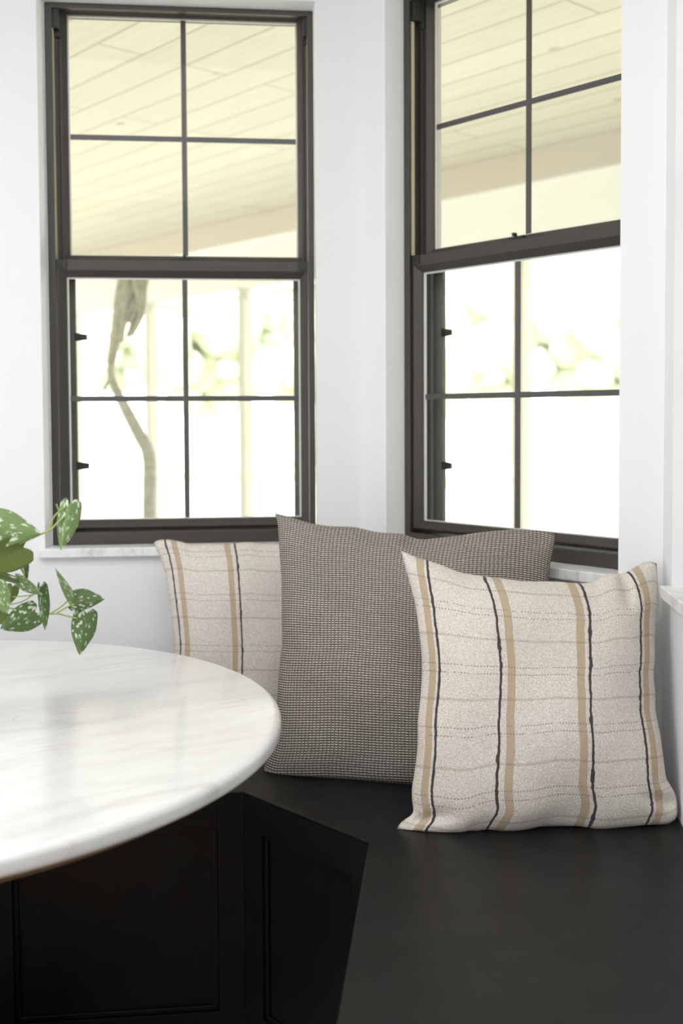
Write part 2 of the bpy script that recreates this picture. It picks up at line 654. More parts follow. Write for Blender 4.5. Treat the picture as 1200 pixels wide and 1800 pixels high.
# ------------------------------------------------------------------ windows
def make_window(name):
    root = empty(name)
    root['kind'] = 'structure'
    fx0, fx1, fz0, fz1 = FRO
    ix0, ix1, iz0, iz1 = -.353 * K, .3495 * K, Z(.945), Z(2.393)
    bm = bmesh.new()
    # frame: front lip, then a deeper pocket for the sashes
    ring(bm, [(fx0, fx1, fz0, fz1, .085), (fx0, fx1, fz0, fz1, -.030 * K), (ix0, ix1, iz0, iz1, -.030 * K),
              (ix0, ix1, iz0, iz1, -.022 * K), (ix0 - .004, ix1 + .004, iz0 - .004, Z(2.404), -.022 * K),
              (ix0 - .004, ix1 + .004, iz0 - .004, Z(2.404), .085)])
    box(bm, ix0 + .001, ix1 - .001, .075, .085, fz0, Z(.957))
    box(bm, fx0, fx1, .0, .085, fz1, Z(2.44))
    build('window_frame', bm, M['bronze'], root, bevel=.0012)
    # sill slab
    bm = bmesh.new()
    box(bm, OPN[0] - .014, OPN[1] + .014, FACE - .021, FACE, OPN[2], Z(.910))
    box(bm, OPN[0] + .0005, OPN[1] - .0005, FACE, .10, OPN[2], Z(.910))
    bmesh.ops.remove_doubles(bm, verts=bm.verts, dist=1e-6)
    build('window_sill', bm, M['sill'], root, bevel=.002)

    def sash(nm, o, mid, g, n0, nb, nmid):
        bm = bmesh.new()
        ring(bm, [(*o, n0 + nb), (*o, n0), (*mid, n0), (*g, n0 + nmid), (*g, n0 + nmid + .012), (*mid, n0 + nb)])
        s = build(nm, bm, M['bronze'], root, bevel=.0008)
        bm = bmesh.new()
        box(bm, g[0] - .003, g[1] + .003, n0 + nmid + .001, n0 + nmid + .004, g[2] - .003, g[3] + .003)
        build('glass_pane', bm, M['glass'], s)
        bm = bmesh.new()
        i = .0042
        ring(bm, [(g[0], g[1], g[2], g[3], n0 + nmid + .0045), (g[0] + i, g[1] - i, g[2] + i * .6, g[3] - i, n0 + nmid + .0045),
                  (g[0] + i, g[1] - i, g[2] + i * .6, g[3] - i, n0 + nmid + .011), (g[0], g[1], g[2], g[3], n0 + nmid + .011)])
        build('glass_spacer', bm, M['spacer'], s)
        return s
    lg = (-.327 * K, .327 * K, Z(.978), Z(1.661))
    lower = sash('lower_sash', (-.3515 * K, .348 * K, Z(.957), Z(1.7075)), (-.346 * K, .3425 * K, Z(.962), Z(1.679)), lg, -.019, .034, .014)
    ug = (-.321 * K, .325 * K, Z(1.727), Z(2.3976))
    upper = sash('upper_sash', (-.342 * K, .343 * K, Z(1.704), Z(2.418)), (-.334 * K, .336 * K, Z(1.713), Z(2.408)), ug, .018, .034, .014)
    hw = .0070

    def grille(g, s, zc, y):
        bm = bmesh.new()
        cx = (g[0] + g[1]) / 2
        box(bm, cx - hw, cx + hw, y, y + .006, g[2], g[3])
        build('grille_bar', bm, M['bar'], s, bevel=.0012)
        bm = bmesh.new()
        box(bm, g[0], cx - hw - .0002, y + .0004, y + .0056, zc - hw, zc + hw)
        box(bm, cx + hw + .0002, g[1], y + .0004, y + .0056, zc - hw, zc + hw)
        build('grille_bar', bm, M['bar'], s, bevel=.0012)
    grille(lg, lower, Z(1.3205), .0005)
    grille(ug, upper, Z(2.0605), .0375)
    # tilt latches at the ends of the meeting rail
    for sx in (-1, 1):
        x0 = -.3495 * K if sx < 0 else .320 * K
        bm = bmesh.new()
        box(bm, x0, x0 + .026 * K, -.0225, -.0192, Z(1.682), Z(1.7055))
        box(bm, x0 + .006, x0 + .012, -.0245, -.0225, Z(1.688), Z(1.699))
        build('tilt_latch', bm, M['block'], lower, bevel=.0008)
    # sash lock on top of the rail
    bm = bmesh.new()
    box(bm, -.034 * K, .04 * K, -.012, .010, Z(1.7075), Z(1.7115))
    box(bm, -.022 * K, .024 * K, -.008, .006, Z(1.7115), Z(1.7185))
    box(bm, -.004 * K, .004 * K, -.016, -.004, Z(1.7185), Z(1.727))
    build('sash_lock', bm, M['block'], lower, bevel=.001)
    # balance covers and sash stops in the side tracks above the lower sash
    for sx in (-1, 1):
        a = (-.3565 * K, -.352 * K) if sx < 0 else (.350 * K, .3545 * K)
        bm = bmesh.new()
        box(bm, a[0], a[1], -.0195, -.0095, Z(1.71), Z(2.352))
        build('balance_cover', bm, M['vinyl'], root)
        bm = bmesh.new()
        b = (-.3565 * K, -.337 * K) if sx < 0 else (.339 * K, .3545 * K)
        box(bm, b[0], b[1], -.020, .004, Z(2.342), Z(2.402))
        box(bm, b[0] + .004, b[1], .004, .014, Z(2.325), Z(2.402))
        build('sash_stop', bm, M['block'], root, bevel=.001)
        bm = bmesh.new()
        t = (-.352 * K, -.3425 * K) if sx < 0 else (.3435 * K, .350 * K)
        box(bm, t[0], t[1], .012, .05, Z(1.71), Z(2.404))
        build('jamb_track', bm, M['bronze'], root)
    # half screen outside the lower sash
    so = (-.349 * K, .345 * K, Z(.957), Z(1.72))
    si = (-.312 * K, .312 * K, Z(.972), Z(1.69))
    bm = bmesh.new()
    ring(bm, [(*so, .068), (*so, .056), (*si, .056), (*si, .068)])
    scr = build('insect_screen', bm, M['screen_bar'], root, bevel=.0008)
    bm = bmesh.new()
    v = [bm.verts.new(p) for p in ((si[0], .063, si[2]), (si[1], .063, si[2]), (si[1], .063, si[3]), (si[0], .063, si[3]))]
    bm.faces.new(v)
    build('screen_mesh', bm, M['mesh'], scr)
    for zc in (1.4985, 1.129):
        bm = bmesh.new()
        x = si[0] - .004
        pts = [(x, -.0115), (x, .0115), (x + .034, .0065), (x + .034, -.0075)]
        lo = [bm.verts.new((p[0], .054, Z(zc) + p[1])) for p in pts]
        hi = [bm.verts.new((p[0], .060, Z(zc) + p[1])) for p in pts]
        bm.faces.new(lo)
        bm.faces.new(hi)
        for i in range(4):
            bm.faces.new((lo[i], lo[(i + 1) % 4], hi[(i + 1) % 4], hi[i]))
        build('pull_tab', bm, M['block'], scr)
    return root


w1 = make_window('window_1')
w1.location = P1 + U1 * WC1
w1.rotation_euler.z = T1
w2 = copy_tree(w1)
w2.name = 'window_2'
w2.location = P2 + U2 * WC2
w2.rotation_euler.z = T2
w3 = copy_tree(w1)
w3.name = 'window_3'
w3.location = P3 + U3 * WC3
w3.rotation_euler.z = T3
w1['label'] = 'dark bronze double-hung window facing the camera, left of the corner'
w2['label'] = 'dark bronze double-hung window seen at an angle above the grey cushion'
w3['label'] = 'window at the picture edge whose white reveal and marble sill end show'

# ------------------------------------------------------------------ floor, ceiling, the rest of the room
OC12 = P1 + U1 * (.0427 + m12) + N1 * .14
OC23 = P2 + U2 * (.7676 + m23) + N2 * .14
fl_l = P1 + U1 * (-2.6) + N1 * .14
fl_r = P3 + U3 * 4.35 + N3 * .14
foot = [fl_l, OC12, OC23, fl_r, Vector((fl_l.x, fl_r.y, 0))]
bm = bmesh.new()
prism(bm, foot, -.1, 0)
tag(build('floor', bm, M['floor']), kind='structure')
bm = bmesh.new()
prism(bm, foot, CEIL, CEIL + .03)
tag(build('ceiling', bm, M['ceiling']), kind='structure')
bm = bmesh.new()
box(bm, fl_l.x - .14, fl_l.x, fl_r.y, fl_l.y, 0, CEIL)
tag(build('wall_side', bm, M['wall']), kind='structure')
bm = bmesh.new()
box(bm, fl_l.x - .14, fl_r.x, fl_r.y - .14, fl_r.y, 0, CEIL)
tag(build('wall_back', bm, M['wall']), kind='structure')

# ------------------------------------------------------------------ banquette bench
BZ = .53
B1 = Vector((-.2058, 2.2376, 0))
B2 = Vector((.0464, 1.965, 0))
UB, NB = dirs(math.atan2(B2.y - B1.y, B2.x - B1.x))
LB = (B2 - B1).length
UC, NC = dirs(math.radians(-95.4))
GAP = .001
wf1 = P1 + N1 * (FACE - GAP)
wf2 = P2 + N2 * (FACE - GAP)
wf3 = P3 + N3 * (FACE - GAP)


def cross(p, u, q, v):
    d = u.x * v.y - u.y * v.x
    t = ((q.x - p.x) * v.y - (q.y - p.y) * v.x) / d
    return p + u * t


A0 = B1 - U1 * 1.9
D0 = B2 + UC * 1.9
k12, k23 = cross(wf1, U1, wf2, U2), cross(wf2, U2, wf3, U3)
a1 = cross(wf1, U1, A0, N1)
d1 = cross(wf3, U3, D0, NC)
bench = empty('banquette_bench', (B1.x, B1.y, 0))
tag(bench, 'black painted corner banquette bench with panelled front under the windows', 'bench')
bench_inv = Matrix.Translation(-bench.location)


def bbuild(name, bm, mat, parent, **kw):
    bm.transform(bench_inv)
    return build(name, bm, mat, parent, **kw)


bm = bmesh.new()
prism(bm, [A0, B1, B2, D0, d1, k23, k12, a1], BZ - .005, BZ)
bbuild('seat_board', bm, M['black'], bench, bevel=.0015)


def front(p, u, n, length, panels):
    """n points back into the bench; panels: list of (x0, x1) recessed fields along u."""
    z0, z1, zp0, zp1 = 0, BZ - .0052, .068, .455
    bm = bmesh.new()

    def bx(x0, x1, y0, y1, za, zb):
        vs = [bm.verts.new(p + u * x + n * y + Vector((0, 0, z))) for z in (za, zb) for y in (y0, y1) for x in (x0, x1)]
        for f in ((0, 1, 3, 2), (4, 6, 7, 5), (0, 4, 5, 1), (2, 3, 7, 6), (0, 2, 6, 4), (1, 5, 7, 3)):
            bm.faces.new([vs[i] for i in f])
    x = 0
    for a, b in panels:
        bx(x, a, 0, .03, z0, z1)
        bx(a, b, 0, .03, z0, zp0)
        bx(a, b, 0, .03, zp1, z1)
        x = b
    bx(x, length, 0, .03, z0, z1)
    fr = bbuild('front_frame', bm, M['black'], bench, bevel=.001)
    for a, b in panels:
        bm = bmesh.new()
        bx(a + .0005, b - .0005, .013, .028, zp0 + .0005, zp1 - .0005)
        bbuild('recessed_panel', bm, M['black'], fr)
        bm = bmesh.new()
        for q in ((a, a + .011, zp0, zp1), (b - .011, b, zp0, zp1), (a, b, zp0, zp0 + .011), (a, b, zp1 - .011, zp1)):
            bx(q[0] + .0003, q[1] - .0003, .0065, .0128, q[2] + .0003, q[3] - .0003)
        bbuild('panel_moulding', bm, M['black'], fr, bevel=.002)


front(A0, U1, N1, 1.9, [(1.9 - 1.37, 1.9 - .95), (1.9 - .88, 1.9 - .515 + .035), (1.9 - .470, 1.9 - .0535)][0:1] + [(1.9 - .93 + .05, 1.9 - .52), (1.9 - .470, 1.9 - .0535)])
front(B1, UB, NB, LB, [(.0575, LB - .045)])
front(B2, UC, NC, 1.9, [(.06, .60), (.68, 1.22), (1.30, 1.84)])

# ------------------------------------------------------------------ round marble table
TZ, TC, TR = .785, (-.806, 1.860), .700
table = empty('round_table', (TC[0], TC[1], 0))
tag(table, 'round white marble table with a wood under-disc in front of the bench', 'table')
th = .030
prof = [(0, TZ), (TR - .012, TZ)]
for i in range(1, 9):
    a = math.pi / 2 * (1 - i / 8)
    prof.append((TR - .012 + .012 * math.cos(a), TZ - .012 + .012 * math.sin(a)))
for i in range(0, 7):
    a = -math.pi / 2 * i / 6
    prof.append((TR - .009 + .009 * math.cos(a), TZ - th + .009 + .009 * math.sin(a)))
prof += [(0, TZ - th)]
bm = bmesh.new()
lathe(bm, prof, 192)
build('tabletop', bm, M['table'], table, smooth=True)
bm = bmesh.new()
lathe(bm, [(0, TZ - th - .0005), (TR - .044, TZ - th - .0005), (TR - .046, TZ - th - .022), (0, TZ - th - .022)], 128)
build('under_disc', bm, M['oak'], table)
bm = bmesh.new()
lathe(bm, [(0, TZ - th - .0225), (.20, TZ - th - .0225), (.16, TZ - .10), (.075, TZ - .22), (.055, .38), (.07, .18), (.0, .18)], 64)
build('pedestal', bm, M['oak'], table, smooth=True)
bm = bmesh.new()
lathe(bm, [(0, .18), (.075, .18), (.12, .10), (.30, .035), (.31, .018), (.31, 0), (0, 0)], 64)
build('base', bm, M['oak'], table, smooth=True)


# ------------------------------------------------------------------ cushions
def resample(pts, n):
    L = [0]
    for a, b in zip(pts, pts[1:]):
        L.append(L[-1] + (b - a).length)
    out, i = [], 0
    for k in range(n + 1):
        d = L[-1] * k / n
        while i < len(pts) - 2 and L[i + 1] < d:
            i += 1
        t = (d - L[i]) / max(L[i + 1] - L[i], 1e-9)
        out.append(pts[i].lerp(pts[i + 1], min(max(t, 0), 1)))
    return out


def soften(pts, it=1):
    for _ in range(it):
        pts = [pts[0]] + [(pts[i - 1] + pts[i] * 2 + pts[i + 1]) / 4 for i in range(1, len(pts) - 1)] + [pts[-1]]
    return pts


def cushion(name, p0, yaw, lean, top, right, bottom, left, T, mat, N=80, warp=.9, folds=(), seed=0, zmin=BZ + .0006, tb=1.0):
    """Outline measured on the cushion's own leaning middle plane (p0, yaw, lean), stuffed to half-thickness T.
    top/bottom run left to right, left/right run top to bottom."""
    eu = Vector((math.cos(yaw), math.sin(yaw), 0))
    back = Vector((-math.sin(yaw), math.cos(yaw), 0))
    ev = Vector((0, 0, 1)) * math.cos(lean) + back * math.sin(lean)
    nn = eu.cross(ev).normalized()      # towards the camera side

    def side(px):
        q = [at_plane(x, y, p0, nn) - p0 for x, y in px]
        return soften(resample([Vector((v.dot(eu), v.dot(ev))) for v in q], N), 2)
    t, r, b, l = side(top), side(right), side(bottom), side(left)
    rnd = random.Random(seed)
    ph = [rnd.uniform(0, 6.28) for _ in range(12)]
    bm = bmesh.new()
    uvl = bm.loops.layers.uv.new('UVMap')
    front, backv = {}, {}

    def tent(x):
        return max(0.0, 1 - abs(x))
    for j in range(N + 1):
        v = j / N
        for i in range(N + 1):
            uc = i / N
            w = 2 * uc - 1
            x = 2 * v - 1
            bulge = (1 - abs(x) ** 4)
            pu = w + math.copysign(warp * bulge * abs(w) ** 4 * (1 - abs(w)), w)
            u = (pu + 1) / 2
            fi = u * N
            i0 = min(int(fi), N - 1)
            tt = t[i0].lerp(t[i0 + 1], fi - i0)
            bb = b[i0].lerp(b[i0 + 1], fi - i0)
            # edges' own wiggles die out quickly towards the middle of the cloth
            p = t[0] * (1 - u) * (1 - v) + t[N] * u * (1 - v) + b[0] * (1 - u) * v + b[N] * u * v
            p = p + (tt - t[0].lerp(t[N], u)) * (1 - v) ** 2.0 + (bb - b[0].lerp(b[N], u)) * v ** 2.0
            p = p + (l[j] - t[0].lerp(b[0], v)) * (1 - u) ** 1.5 + (r[j] - t[N].lerp(b[N], v)) * u ** 1.5
            fu = max(0, 1 - abs(pu) ** 2.6)
            fv = max(0, 1 - abs(x) ** 2.8)
            h = T * (fu ** .62) * (fv ** .62)
            # folds: soft ridges running in from the corners and seams
            ed = min(1 - abs(pu), 1 - abs(x))
            wr = math.exp(-(ed / .20) ** 2)
            k = 0
            k += .10 * math.sin(pu * 9 + ph[0]) * math.exp(-((1 - abs(x)) / .22) ** 2)
            k += .09 * math.sin(x * 10 + ph[1]) * math.exp(-((1 - abs(pu)) / .18) ** 2)
            k += .05 * math.sin(pu * 5.1 + x * 3.7 + ph[2]) + .04 * math.sin(pu * 3.2 - x * 6.1 + ph[3])
            hf = h * (1 + k)
            for cu, cv, ang, length, wid, dep in folds:
                # crease: from (cu, cv) in direction ang
                dx, dy = uc - cu, v - cv
                al = dx * math.cos(ang) + dy * math.sin(ang)
                ac = -dx * math.sin(ang) + dy * math.cos(ang)
                if -.06 < al < length:
                    fall = min(1, (al + .06) / .06) * (1 - max(0, al) / length)
                    hf += dep * fall * math.exp(-(ac / wid) ** 2) * min(1, h / (.35 * T))
            P = p0 + eu * p.x + ev * p.y
            sag = 0
            edge = i in (0, N) or j in (0, N)
            A = P + nn * (hf if not edge else 0)
            Bk = P - nn * (h * tb)
            A.z = max(A.z, zmin)
            Bk.z = max(Bk.z, zmin)
            va = bm.verts.new(A)
            front[i, j] = va
            backv[i, j] = va if edge else bm.verts.new(Bk)
    for side_, d in ((0, front), (1, backv)):
        for j in range(N):
            for i in range(N):
                ids = [(i, j), (i, j + 1), (i + 1, j + 1), (i + 1, j)]
                if side_:
                    ids.reverse()
                try:
                    f = bm.faces.new([d[q] for q in ids])
                except ValueError:
                    continue
                f.smooth = True
                for lp, q in zip(f.loops, ids):
                    lp[uvl].uv = (q[0] / N, q[1] / N)
    bm.transform(Matrix.Translation(-Vector((p0.x, p0.y, BZ))))
    me = bpy.data.meshes.new(name)
    bm.to_mesh(me)
    bm.free()
    o = link(name, me, mat, None, True)
    o.location = (p0.x, p0.y, BZ)
    return o


# big woven cushion in the corner
c2 = cushion('throw_cushion', Vector((.135, 2.300, BZ)), math.radians(-13), math.radians(20),
             top=[(483, 902), (505, 907), (547, 920), (577, 925), (624, 926), (658, 935), (679, 937), (705, 937), (724, 945), (742, 949), (757, 947), (795, 943), (840, 936), (903, 930), (939, 932), (962, 934), (977, 939)],
             right=[(977, 939), (975, 955), (967, 988), (964, 1020), (958, 1100), (962, 1200), (960, 1300), (972, 1374)],
             bottom=[(462, 1368), (480, 1379), (547, 1379), (581, 1378), (632, 1381), (675, 1384), (722, 1386), (800, 1388), (880, 1388), (940, 1386), (972, 1374)],
             left=[(483, 902), (488, 922), (492, 986), (495, 1020), (495, 1092), (496, 1135), (491, 1169), (489, 1199), (486, 1260), (479, 1310), (464, 1343), (462, 1368)],
             T=.092, mat=M['basket'], seed=3, warp=.5,
             folds=[(.52, .0, 1.9, .16, .018, -.014), (.45, .0, 1.75, .13, .02, .008), (.97, .03, 2.4, .16, .022, -.012)])
tag(c2, 'large charcoal and cream basket-weave cushion leaning in the corner', 'cushion', 'throw cushions on the bench')

c1 = cushion('throw_cushion', Vector((-.34, 2.665, BZ)), math.radians(5), math.radians(13),
             top=[(270, 954), (276, 949), (297, 948), (318, 952), (335, 957), (360, 956), (394, 956), (420, 954), (437, 952), (454, 956), (479, 956), (540, 957), (590, 950), (612, 946)],
             right=[(612, 946), (604, 1000), (598, 1100), (600, 1200), (606, 1296)],
             bottom=[(288, 1296), (330, 1300), (400, 1301), (500, 1301), (570, 1300), (606, 1296)],
             left=[(270, 954), (283, 984), (290, 1007), (295, 1041), (299, 1067), (303, 1101), (306, 1135), (304, 1180), (298, 1240), (288, 1296)],
             T=.075, mat=M['stripe_back'], seed=5, warp=.4)
tag(c1, 'cream striped cushion half hidden behind the table, against the wall', 'cushion', 'throw cushions on the bench')

c3 = cushion('throw_cushion', Vector((.375, 2.038, BZ)), math.radians(1.5), math.radians(19),
             top=[(705, 968), (728, 978), (767, 990), (810, 1007), (853, 1013), (923, 1022), (975, 1022), (1009, 1025), (1038, 1025), (1057, 1013), (1070, 1008), (1087, 1008), (1100, 1008), (1113, 998), (1135, 987), (1146, 986), (1154, 991)],
             right=[(1154, 991), (1155, 1010), (1157, 1046), (1157, 1070), (1152, 1093), (1150, 1128), (1150, 1163), (1147, 1185), (1151, 1215), (1151, 1249), (1159, 1288), (1165, 1332), (1170, 1368), (1182, 1386), (1189, 1401), (1191, 1427), (1187, 1440)],
             bottom=[(697, 1462), (708, 1469), (749, 1475), (777, 1482), (801, 1479), (823, 1469), (853, 1463), (884, 1468), (923, 1464), (957, 1455), (985, 1455), (1014, 1458), (1048, 1464), (1096, 1459), (1139, 1455), (1174, 1450), (1187, 1440)],
             left=[(705, 968), (712, 998), (721, 1028), (730, 1063), (734, 1093), (737, 1115), (741, 1154), (742, 1180), (739, 1223), (734, 1267), (734, 1310), (729, 1353), (723, 1388), (724, 1410), (728, 1430), (708, 1442), (697, 1453), (697, 1462)],
             T=.092, mat=M['stripe_front'], seed=11, warp=.9,
             folds=[(.85, .0, 1.75, .20, .022, -.030), (.86, .03, 1.6, .12, .02, .012), (.97, .93, 3.5, .16, .022, -.026), (.05, .93, -.35, .15, .022, -.026)])
tag(c3, 'cream cushion with tan and black stripes standing alone in front at right', 'cushion', 'throw cushions on the bench')


# ------------------------------------------------------------------ potted vine on the table
plant = empty('potted_plant', (-.722, 1.79, TZ))
tag(plant, 'trailing green plant with silver spotted leaves on the marble table', 'plant')
pinv = Matrix.Translation(-plant.location)
bm = bmesh.new()
lathe(bm, [(0, 0), (.058, 0), (.066, .006), (.082, .13), (.084, .136), (.080, .138), (.074, .12), (0, .12)], 48)
build('pot', bm, M['pot'], plant, smooth=True)
bm = bmesh.new()
lathe(bm, [(0, .128), (.04, .127), (.0748, .1235), (.0748, .1205), (0, .1205)], 32)
build('soil', bm, M['soil'], plant)


def leaf(base, tip, wl, wr, d0, d1, el=0.0, er=0.0, curl=.0, mat='leaf', wave=0.0, notch=.10):
    """Heart leaf from base to tip (photo points at distances d0, d1); wl / wr half widths in metres to each side,
    el / er how far each half lifts toward (+) or away (-) from the room."""
    B, Tp = at_depth(*base, d0), at_depth(*tip, d1)
    ax = Tp - B
    L = ax.length
    a = ax.normalized()
    view = (CAM - B).normalized()
    lat = a.cross(view).normalized()
    up = lat.cross(a).normalized()
    bm = bmesh.new()
    uvl = bm.loops.layers.uv.new('UVMap')
    NU, NV = 16, 30
    g = {}
    off = random.uniform(0, 9), random.uniform(0, 9)
    for j in range(NV + 1):
        t = j / NV
        # heart outline: widest near .3, drawn to a fine tip
        if t < .36:
            wdt = math.sqrt(max(0, 1 - (1 - t / .36) ** 2))
        else:
            q = (t - .36) / .64
            wdt = max(0, math.cos(q * math.pi / 2)) ** .9 * (1 - .22 * math.sin(math.pi * q) * q)
        for i in range(NU + 1):
            s = 2 * i / NU - 1
            half, e = (wl, el) if s < 0 else (wr, er)
            back = -notch * 1.3 * L * (math.sin(math.pi * min(1, abs(s) * .62)) ** 1.2) * (1 - t) ** 4     # lobes reach behind the stem
            x = s * half * wdt * 1.02
            lobe = abs(s) * half * .62 * (1 - t) ** 7 * (1 if s > 0 else -1)
            lift = e * (abs(s) ** 1.3) * wdt + curl * (t - .5) ** 2 * L * -1 + wave * L * math.sin(t * 9 + s * 3) * abs(s)
            P = B + a * (t * L + back) + lat * (x + lobe) + up * lift
            g[i, j] = bm.verts.new(P)
    for j in range(NV):
        for i in range(NU):
            ids = [(i, j), (i + 1, j), (i + 1, j + 1), (i, j + 1)]
            f = bm.faces.new([g[q] for q in ids])
            f.smooth = True
            for lp, q in zip(f.loops, ids):
                lp[uvl].uv = ((q[0] / NU - .5) * .98 + .5 + 0, q[1] / NV + off[1] * 0)
    bm.transform(pinv)
    o = build('leaf', bm, M[mat], plant, smooth=True)
    md = o.modifiers.new('thickness', 'SOLIDIFY')
    md.thickness = .0006
    return o


def stem(pts, r=.0013, d=1.78):
    P = [at_depth(p[0], p[1], p[2] if len(p) > 2 else d) for p in pts]
    bm = bmesh.new()
    tube(bm, smooth_path(P, 5), r, 7)
    bm.transform(pinv)
    build('stem', bm, M['stem'], plant, smooth=True)


PXM = 1.78 / 1928.5    # metres per photo pixel at the plant
leaf((-34, 925), (72, 938), 33 * PXM, 30 * PXM, 1.72, 1.74, -.008, -.006, .1, 'leaf_pale', .012)
leaf((41, 962), (-42, 1000), 30 * PXM, 26 * PXM, 1.74, 1.72, .0, .01, .1, 'leaf_under')
leaf((122, 886), (107, 967), 21 * PXM, 15 * PXM, 1.76, 1.75, -.006, -.022, .1, 'leaf_pale')
leaf((39, 973), (48, 1021), 8 * PXM, 9 * PXM, 1.80, 1.80, .0, -.01, .2, 'leaf')
leaf((-12, 1000), (33, 1025), 4 * PXM, 9 * PXM, 1.76, 1.77, .01, -.012, .1, 'leaf_under')
leaf((30, 1016), (75, 1046), 8 * PXM, 12 * PXM, 1.77, 1.77, -.01, -.012, .1, 'leaf_pale')
leaf((72, 1034), (79, 1109), 12 * PXM, 6 * PXM, 1.79, 1.77, -.012, -.012, -.6, 'leaf')
leaf((-6, 1028), (14, 1079), 16 * PXM, 20 * PXM, 1.73, 1.73, .0, -.006, .1, 'leaf_pale')
leaf((22, 1031), (14, 1064), 12 * PXM, 10 * PXM, 1.80, 1.80, .0, -.01, .1, 'leaf_under')
leaf((61, 1076), (0, 1106), 24 * PXM, 22 * PXM, 1.78, 1.77, -.006, -.006, .2, 'leaf')
leaf((8, 1076), (-20, 1094), 16 * PXM, 14 * PXM, 1.79, 1.79, .0, .0, .1, 'leaf_under')
leaf((127, 1061), (184, 1053), 23 * PXM, 13 * PXM, 1.80, 1.81, -.006, -.006, .1, 'leaf')
leaf((134, 1064), (98, 1001), 9 * PXM, 7 * PXM, 1.80, 1.77, .0, -.012, .3, 'leaf_pale')
leaf((152, 1078), (140, 1151), 20 * PXM, 22 * PXM, 1.81, 1.79, -.005, -.005, .15, 'leaf')
stem([(-60, 985, 1.76), (-10, 968, 1.74), (30, 957, 1.74), (72, 939, 1.745), (90, 930, 1.75), (102, 918, 1.755), (116, 906, 1.76)], .0017)
stem([(86, 932, 1.75), (93, 912, 1.755), (104, 899, 1.758), (113, 892, 1.76)], .0016)
stem([(104, 899, 1.758), (99, 886, 1.755)], .0013)
stem([(-60, 1062, 1.79), (0, 1066, 1.785), (40, 1074, 1.785), (64, 1079, 1.785), (90, 1079, 1.79), (102, 1079, 1.79), (118, 1083, 1.80), (136, 1087, 1.80)], .0013)
stem([(88, 1079, 1.79), (104, 1069, 1.795), (117, 1058, 1.80), (120, 1053, 1.80)], .0013)
stem([(98, 1079, 1.79), (113, 1070, 1.795), (126, 1063, 1.80), (131, 1062, 1.80)], .0013)
stem([(-60, 1050, 1.78), (0, 1062, 1.78), (26, 1061, 1.78), (44, 1055, 1.78), (57, 1046, 1.775), (70, 1040, 1.78)], .0012)
stem([(22, 1049, 1.78), (40, 1048, 1.78), (56, 1046, 1.775)], .0010)
stem([(-50, 1005, 1.77), (-5, 1003, 1.76), (28, 1014, 1.77), (42, 1011, 1.79), (39, 990, 1.80), (38, 972, 1.80)], .0012)
stem([(-170, 1166, 1.79), (-160, 1090, 1.785), (-125, 1020, 1.775), (-85, 990, 1.765), (-60, 985, 1.76)], .0018)
stem([(-166, 1166, 1.80), (-150, 1100, 1.80), (-115, 1068, 1.795), (-80, 1060, 1.792), (-60, 1062, 1.79)], .0016)
stem([(-162, 1166, 1.78), (-140, 1095, 1.78), (-105, 1058, 1.78), (-60, 1050, 1.78)], .0015)
stem([(-175, 1166, 1.79), (-168, 1080, 1.785), (-120, 1022, 1.78), (-75, 1008, 1.775), (-50, 1005, 1.77)], .0015)
stem([(-182, 1166, 1.78), (-200, 1080, 1.77), (-228, 1030, 1.75)], .0016)
stem([(-176, 1166, 1.80), (-170, 1060, 1.81), (-150, 985, 1.83)], .0016)
leaf((-228, 1032), (-262, 1090), 24 * PXM, 22 * PXM, 1.75, 1.73, -.006, -.006, .2, 'leaf')
leaf((-150, 988), (-128, 920), 24 * PXM, 24 * PXM, 1.83, 1.83, -.006, -.006, .2, 'leaf_pale')
leaf((-120, 1022), (-150, 965), 22 * PXM, 22 * PXM, 1.775, 1.74, -.006, -.006, .2, 'leaf')
leaf((-105, 1060), (-62, 1118), 22 * PXM, 21 * PXM, 1.78, 1.75, -.006, -.006, .2, 'leaf')
leaf((-85, 990), (-60, 930), 22 * PXM, 22 * PXM, 1.765, 1.79, -.006, -.006, .2, 'leaf_pale')

# ------------------------------------------------------------------ outside: porch
GZ = -.12
ceil_z = CAM.z + 1.43
PB = Vector((1.02, 6.0, 0))           # a point of the beam line, which runs parallel to the middle wall
porch = empty('porch_roof', (PB.x, PB.y, 0), T2)
tag(porch, kind='structure')


def pbox(bm, x0, x1, y0, y1, z0, z1):
    box(bm, x0, x1, y0, y1, z0, z1)


bm = bmesh.new()
pbox(bm, -12, 9, -9.5, 0, ceil_z, ceil_z + .03)
o = build('plank_ceiling', bm, M['plank'], porch)
bm = bmesh.new()
pbox(bm, -12, 8, 0, .14, CAM.z + 1.257, ceil_z + .03)
build('porch_beam', bm, M['beam'], porch)
bm = bmesh.new()
pbox(bm, -12, 8, .03, .16, CAM.z + .93, CAM.z + 1.2565)
build('porch_header', bm, M['cream'], porch)
bm = bmesh.new()
pbox(bm, -12, 9, -9.5, .8, ceil_z + .031, ceil_z + .16)
build('porch_roofing', bm, M['concrete'], porch)
bm = bmesh.new()
pbox(bm, -12, 8, .07, .10, CAM.z + .86, CAM.z + .885)
build('screen_rail', bm, M['cream'], porch)
post = None
for k in range(-3, 8):
    t = .12 + 1.29 * k
    if post is None:
        bm = bmesh.new()
        box(bm, -.036, .036, -.036, .036, GZ, CAM.z + .929)
        post = build('porch_post', bm, M['post'])
        cp = post
    else:
        cp = post.copy()
        COL.objects.link(cp)
    u = Vector((-math.cos(T2), -math.sin(T2), 0))
    nv = Vector((-math.sin(T2), math.cos(T2), 0))
    q = PB + u * t + nv * .09
    cp.location = (q.x, q.y, 0)
    cp.rotation_euler.z = T2
    tag(cp, 'slim cream porch post standing in the bright opening behind the windows', 'post', 'porch posts outside the windows')

